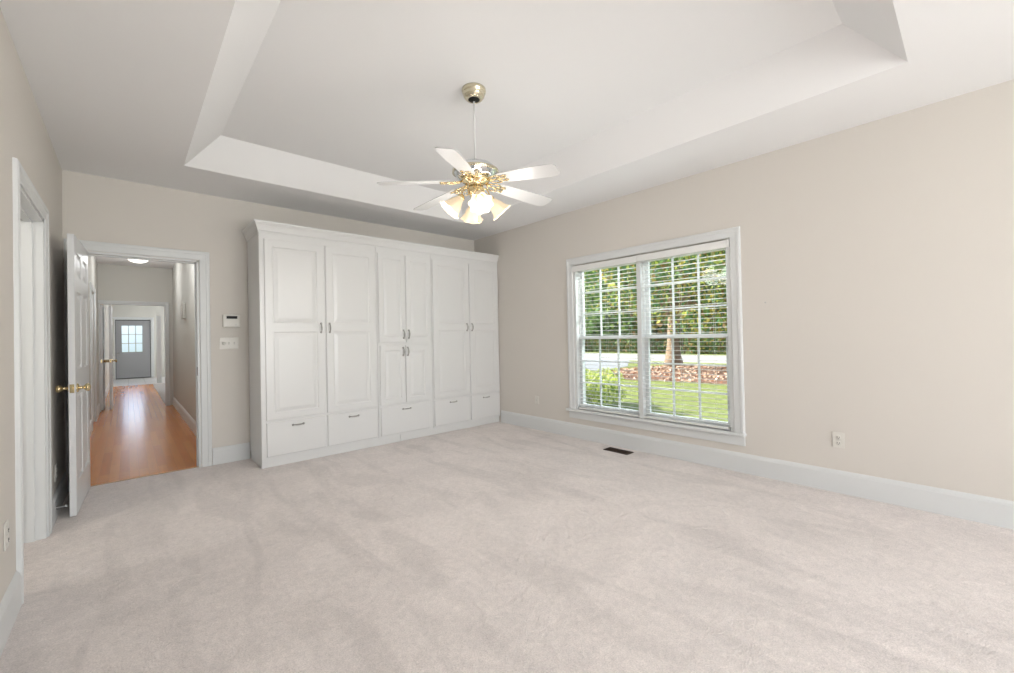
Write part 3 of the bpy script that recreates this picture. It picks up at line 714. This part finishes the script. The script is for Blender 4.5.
M = Matrix.Translation((-.255, HY2+.03, .90)) @ Matrix.Rotation(PI/2, 4, 'X'); b = MB().lathe([(0, 0), (.03, 0), (.03, .005), (.012, .012), (.011, .03), (.027, .045), (.028, .058), (0, .070)], M, 16); o = b.build('door_knob', NICKEL); o.parent = d5
# flush dome lamp
hl = empty('ceiling_light', (.14, 9.3, 2.70)); tag(hl, 'lit white dome ceiling light in the hallway', 'ceiling light')
MH = Matrix.Translation((.14, 9.3, 0))
MB().lathe([(0, 2.6995), (.165, 2.6995), (.168, 2.690), (.160, 2.682), (.150, 2.680)], MH, 32).build('base_ring', TRIM, hl)
MB().lathe([(.155, 2.684), (.152, 2.660), (.135, 2.625), (.100, 2.595), (.055, 2.578), (.010, 2.573), (0, 2.573)], MH, 32).build('glass_dome', DOME, hl)
point('hall_lamp_and_fill', (.14, 6.9, 2.42), 17, (.96, .98, 1), .3)  # added fill hidden by the door header, no fixture here
point('hall_lamp_and_fill', (.14, 9.3, 2.36), 11, (.96, .98, 1), .3)
point('entry_fill', (2.2, 17.8, 2.2), 75, (.95, .98, 1), .12)  # out-of-view fill added to brighten the entry
point('side_room_fill', (1.9, 14.6, 2.3), 40, (.95, .98, 1), .2)  # unseen fill added for the space past the cross opening
# wall chime
b = MB(); cm = empty('door_chime', (HR, 8.2, 1.7)); tag(cm, 'small cream door chime box on the right wall of the hallway', 'door chime')
b.box(HR-.045, HR-.0005, 8.06, 8.34, 1.60, 1.84); b.build('cover', HALLWALL, cm, bevel=.01)
b = MB()
for k in range(5): b.box(HR-.047, HR-.044, 8.10+k*.05, 8.13+k*.05, 1.65, 1.79)
b.build('grille', PLATE, cm)
# side room behind the left doorway
struct(MB().box(-2.5, XL-T-.01, 2.4, 5.1, -.1, -.001).build('floor_bath', CARPET))
struct(MB().box(-2.5, XL-T, 2.4, 5.1, 2.55, 2.65).build('ceiling_bath', CEIL))
wall('wall_bath_far', 'x', -2.5, XL-T, 5.0, 5.1, 0, 2.6, [], HALLWALL); wall('wall_bath_near', 'x', -2.5, XL-T, 2.3, 2.4, 0, 2.6, [], HALLWALL)
wall('wall_bath_left', 'y', 2.3, 5.1, -2.6, -2.5, 0, 2.6, [], HALLWALL)
point('bath_lamp', (-1.5, 3.2, 2.2), 22, (1, .95, .88), .08)

# ------------------------------------------------------------------ house shell
struct(MB().box(-3.2, 4.3, -.65, 20.2, 3.06, 3.14).build('ceiling_attic', SIDING))
rf = MB(); xa, xb, ya, yb = -3.6, 4.75, -1.1, 20.6
rf.poly([(xa, ya, 3.1), (.6, ya, 5.0), (.6, yb, 5.0), (xa, yb, 3.1)]); rf.poly([(xb, ya, 3.1), (.6, ya, 5.0), (.6, yb, 5.0), (xb, yb, 3.1)])
rf.poly([(xa, ya, 3.1), (xb, ya, 3.1), (.6, ya, 5.0)]); rf.poly([(xa, yb, 3.1), (xb, yb, 3.1), (.6, yb, 5.0)]); rf.poly([(xa, ya, 3.1), (xb, ya, 3.1), (xb, yb, 3.1), (xa, yb, 3.1)])
struct(rf.build('roof', ROOF))
struct(MB().box(XR+.0, XR+.16, YN-.16, 20.1, -.62, -.0).build('wall_foundation', SIDING))
struct(MB().box(XR+.02, XR+.16, YB+T, 20.1, 0, 3.06).build('wall_outside_right', SIDING))
struct(MB().box(-3.2, -3.0, -.65, 20.1, -.6, 3.06).build('wall_outside_left', SIDING))

# ------------------------------------------------------------------ garden
GZ = -.60
def leafmat(n, col):
    m = mat(n, col, .6, spec=.3); nt = m.node_tree; b = nt.nodes['Principled BSDF']
    b.inputs['Subsurface Weight'].default_value = 0
    tr = nt.nodes.new('ShaderNodeBsdfTranslucent'); tr.inputs[0].default_value = col; mx = nt.nodes.new('ShaderNodeMixShader'); mx.inputs[0].default_value = .35
    out_ = nt.nodes['Material Output']; nt.links.new(b.outputs[0], mx.inputs[1]); nt.links.new(tr.outputs[0], mx.inputs[2]); nt.links.new(mx.outputs[0], out_.inputs[0])
    return m
G1 = leafmat('leaf_green', srgb(104, 138, 76)); G2 = leafmat('leaf_dark', srgb(74, 102, 56)); G3 = leafmat('leaf_light', srgb(140, 168, 84))
Y1 = leafmat('leaf_yellow', srgb(196, 182, 92)); O1 = leafmat('leaf_rust', srgb(146, 118, 72)); B1 = leafmat('leaf_bluegreen', srgb(92, 142, 98)); L1 = leafmat('leaf_lime', srgb(222, 232, 120)); L2 = leafmat('leaf_cream', srgb(236, 236, 190))
BARK = mat('bark', srgb(150, 128, 108), .95, bump=1, bscale=14, var=.25, vscale=8)
def grassmat():
    m = bpy.data.materials.new('lawn_grass'); m.use_nodes = True; nt = m.node_tree; b = nt.nodes['Principled BSDF']; b.inputs['Roughness'].default_value = .9; b.inputs['Specular IOR Level'].default_value = .1
    tc = nt.nodes.new('ShaderNodeTexCoord'); n = nt.nodes.new('ShaderNodeTexNoise'); n.inputs['Scale'].default_value = 5; n.inputs['Detail'].default_value = 8; n.inputs['Roughness'].default_value = .7
    r = nt.nodes.new('ShaderNodeValToRGB'); r.color_ramp.elements[0].position = .35; r.color_ramp.elements[1].position = .65
    r.color_ramp.elements[0].color = srgb(110, 124, 72); r.color_ramp.elements[1].color = srgb(170, 176, 106)
    nt.links.new(tc.outputs['Object'], n.inputs['Vector']); nt.links.new(n.outputs['Fac'], r.inputs['Fac']); nt.links.new(r.outputs[0], b.inputs['Base Color'])
    return m
def noisy_disc(cx, cy, rx, ry, z, name, m, kind=None, dome=0):
    b = MB(); n, k = 48, 6; ring = []
    for i in range(k+1):
        rr = []
        for j in range(n):
            a = 2*PI*j/n; w_ = 1+.08*math.sin(3*a+1)+.05*math.sin(7*a); q = i/k
            rr.append((cx+rx*w_*q*math.cos(a), cy+ry*w_*q*math.sin(a), z+dome*(1-q*q)))
        ring.append(rr)
    for i in range(k):
        for j in range(n): b.poly([ring[i][j], ring[i][(j+1) % n], ring[i+1][(j+1) % n], ring[i+1][j]], 0, True)
    return b.build(name, m)
g = MB(); g.box(-60, 160, -120, 140, GZ-.2, GZ); struct(g.build('lawn', grassmat()))
rd = MB(); rd.poly([(22.5, 26.5, GZ+.01), (22.5, 60, GZ+.01), (34, 60, GZ+.01), (34, 22, GZ+.01)])
rd = MB(); rd.box(25.5, 34, -60, 90, GZ-.05, GZ+.015); struct(rd.build('street', mat('concrete_road', srgb(196, 192, 186), .85, bump=.2, bscale=20, var=.05)))
dr = MB(); dr.poly([(17.5, 12.8, GZ+.008), (20.5, 12.9, GZ+.008), (26, 16.2, GZ+.008), (26, 40, GZ+.008), (17, 40, GZ+.008)]); struct(dr.build('driveway', mat('driveway_concrete', srgb(170, 172, 176), .85, bump=.2, bscale=20, var=.06)))
MULCH = mat('mulch', srgb(140, 106, 90), .95, bump=1, bscale=9, var=.35, vscale=5)
mb = noisy_disc(19.0, 8.2, 4.3, 4.1, GZ+.005, 'mulch_bed', MULCH, dome=.12); tag(mb, 'round brown mulch bed around the big yard tree', 'mulch bed')
lv = MB()
for i in range(1500):
    a = random.random()*2*PI; q = random.random()**.5*.97; x = 19+4.3*q*math.cos(a); y = 8.2+4.1*q*math.sin(a); z = GZ+.02+.12*(1-q*q)+random.random()*.03
    t1 = Vector((random.gauss(0, 1), random.gauss(0, 1), random.gauss(0, .35))).normalized()*.065; t2 = t1.orthogonal().normalized()*.06
    p = Vector((x, y, z)); lv.poly([p-t1, p-t2, p+t1, p+t2], random.choice((0, 0, 1, 2)))
lv = lv.build('fallen_leaves', [mat('dead_leaf_tan', srgb(184, 148, 124), .8), mat('dead_leaf_brown', srgb(140, 92, 66), .8), mat('dead_leaf_pink', srgb(214, 186, 166), .8)], recalc=False)
tag(lv, 'scattered fallen leaves over the mulch around the yard tree', 'leaves'); lv['kind'] = 'stuff'
def crown_mesh(blobs, n, size, nm):
    b = MB(); tot = sum(r[3]**2 for r in blobs)
    for (x, y, z, r, sz) in [(q[0], q[1], q[2], q[3], q[4] if len(q) > 4 else 1) for q in blobs]:
        for i in range(int(n*r*r/tot)):
            d = Vector((random.gauss(0, 1), random.gauss(0, 1), random.gauss(0, 1))).normalized()
            rad = r*(.45+.6*random.random()**.6); p = Vector((x, y, z))+Vector((d.x*rad, d.y*rad, d.z*rad*.8*sz))
            nrm = (d+Vector((random.gauss(0, .6), random.gauss(0, .6), random.gauss(0, .6)))).normalized()
            t1 = nrm.orthogonal().normalized(); t1 = (t1*math.cos(i)+nrm.cross(t1)*math.sin(i)); t2 = nrm.cross(t1)
            s_ = size*random.uniform(.6, 1.3); b.poly([p-t1*s_, p-t2*s_*.55, p+t1*s_, p+t2*s_*.55], random.choice(nm))
    return b
def tree(name, base, trunk_r, h, blobs, n, size, mats, pick, label, cat, group=None, lean=(0, 0)):
    root = empty(name, base); tag(root, label, cat, group)
    x, y, z = base; b = MB(); pts = [(x+lean[0]*t_*t_, y+lean[1]*t_*t_, z-.05+h*t_) for t_ in [i/8 for i in range(9)]]
    b.tube(pts, [trunk_r*(1.5 if i == 0 else 1.1 if i == 1 else 1-.6*i/8) for i in range(9)], 12)
    for k, bl in enumerate(blobs[:8]):
        st = Vector(pts[4+k % 4]); en = Vector(bl[:3]); mid = (st+en)/2+Vector((0, 0, -.05*h))
        b.tube([st, mid, en], [trunk_r*.4, trunk_r*.28, trunk_r*.1], 7)
    b.build('trunk', BARK, root)
    crown_mesh(blobs, n, size, pick).build('foliage', mats, root, recalc=False)
    return root
ALL = [G1, G2, G3, Y1, O1, B1, L1, L2]
rnd = random.uniform
# the big yard tree on the mulch bed
bl = [(18.2+rnd(-3.6, 3.2), 8.6+rnd(-4.5, 4.5), rnd(2.6, 7.5), rnd(1.3, 2.1)) for _ in range(30)]
bl += [(18.0, 6.95, 4.3, 1.6), (19.5, 7.6, 4.9, 1.6), (16.2, 6.8, 1.75, 1.0), (16.8, 5.6, 1.55, 1.0), (18.5, 6.2, 1.6, 1.1), (17.6, 10.6, 2.6, 1.3), (15.9, 8.8, 2.6, 1.2), (17, 4.2, 2.2, 1.3), (19.5, 8.2, 1.1, .9), (20.5, 7.2, 1.0, 1.0), (19.5, 6.4, 1.1, .9), (20, 9.2, 1.6, 1.0), (20.5, 5.2, 1.2, 1.1)]
tree('yard_tree', (21.5, 10.75, GZ), .36, 5.2, bl, 26000, .10, ALL, [0, 5, 2, 3, 6, 4, 0, 5, 1, 0, 3], 'large green tree on the round mulch bed outside the window', 'tree', lean=(-.8, -.5))
# lower limb trunk fork beside it
# trees across the street
spots = [(40, 9, 'yellow and green tree across the street behind the yard tree', [3, 0, 2, 4]), (42, 19, 'rusty brown autumn tree across the street', [4, 4, 0, 3, 1]), (41, 29, 'dark green tree across the street in the middle of the left window half', [0, 1, 2, 0]),
         (44, 39, 'light green tree across the street at the left end', [2, 0, 6, 1]), (39, 0, 'dark green tree across the street at the right edge of the window', [1, 1, 0, 5]), (52, 14, 'tall mixed green tree in the second row behind the rusty tree', [0, 3, 2, 1]),
         (54, 26, 'tall olive tree in the second row across the street', [0, 4, 3, 1]), (55, 38, 'tall dark tree in the second row at the left', [1, 0, 0, 2]), (53, 3, 'tall golden tree in the second row at the right', [3, 6, 0, 3]), (47, 49, 'broad green tree far left across the street', [0, 1, 2]), (50, 62, 'farthest green tree on the left across the street', [0, 1, 2, 5])]
for (x, y, lab, pk) in spots:
    hh = 11 if x < 50 else 16
    bl = [(x+rnd(-4, 4), y+rnd(-5.5, 5.5), rnd(1.6, hh), rnd(1.8, 3.2)) for _ in range(22)]
    tree('street_tree', (x, y, GZ), .35, hh*.7, bl, 8500, .29, ALL, pk, lab, 'tree', 'trees across the street')
# dark hedge bordering the far side of the street, counted as individual bushes
for i in range(9):
    y = -4+i*6.6+rnd(-.5, .5); x = 36.2+rnd(-.4, .4)
    bl = [(x+rnd(-.8, .8), y+rnd(-2.8, 2.8), GZ+rnd(.5, 1.3), rnd(.9, 1.3)) for _ in range(12)]
    root = empty('hedge_bush', (x, y, GZ)); tag(root, 'dark low bush in the hedge line along the far side of the street', 'bush', 'hedge bushes across the street')
    crown_mesh(bl, 2600, .14, [1, 1, 0, 4]).build('foliage', ALL, root, recalc=False)
    for s_ in (-1.2, 0, 1.2): MB().tube([(x, y+s_, GZ-.03), (x+.1, y+s_*1.1, GZ+.8)], [.05, .02], 6).build('stem', BARK, root)
# hydrangea-like shrub near the house
root = empty('garden_shrub', (8.6, 6.35, GZ)); tag(root, 'yellow-green leafy shrub low outside the left window half', 'shrub')
bl = [(8.6+rnd(-.5, .5), 6.5+rnd(-.75, .75), GZ+rnd(.25, .80), rnd(.25, .36)) for _ in range(34)]
crown_mesh(bl, 7500, .045, [6, 6, 6, 7, 2]).build('foliage', ALL, root, recalc=False)
for k in range(9): a = k*.7; MB().tube([(8.6+.1*math.cos(a), 6.4+.1*math.sin(a), GZ-.02), (8.6+.4*math.cos(a), 6.4+.5*math.sin(a), GZ+.5)], [.015, .006], 5).build('stem', BARK, root)
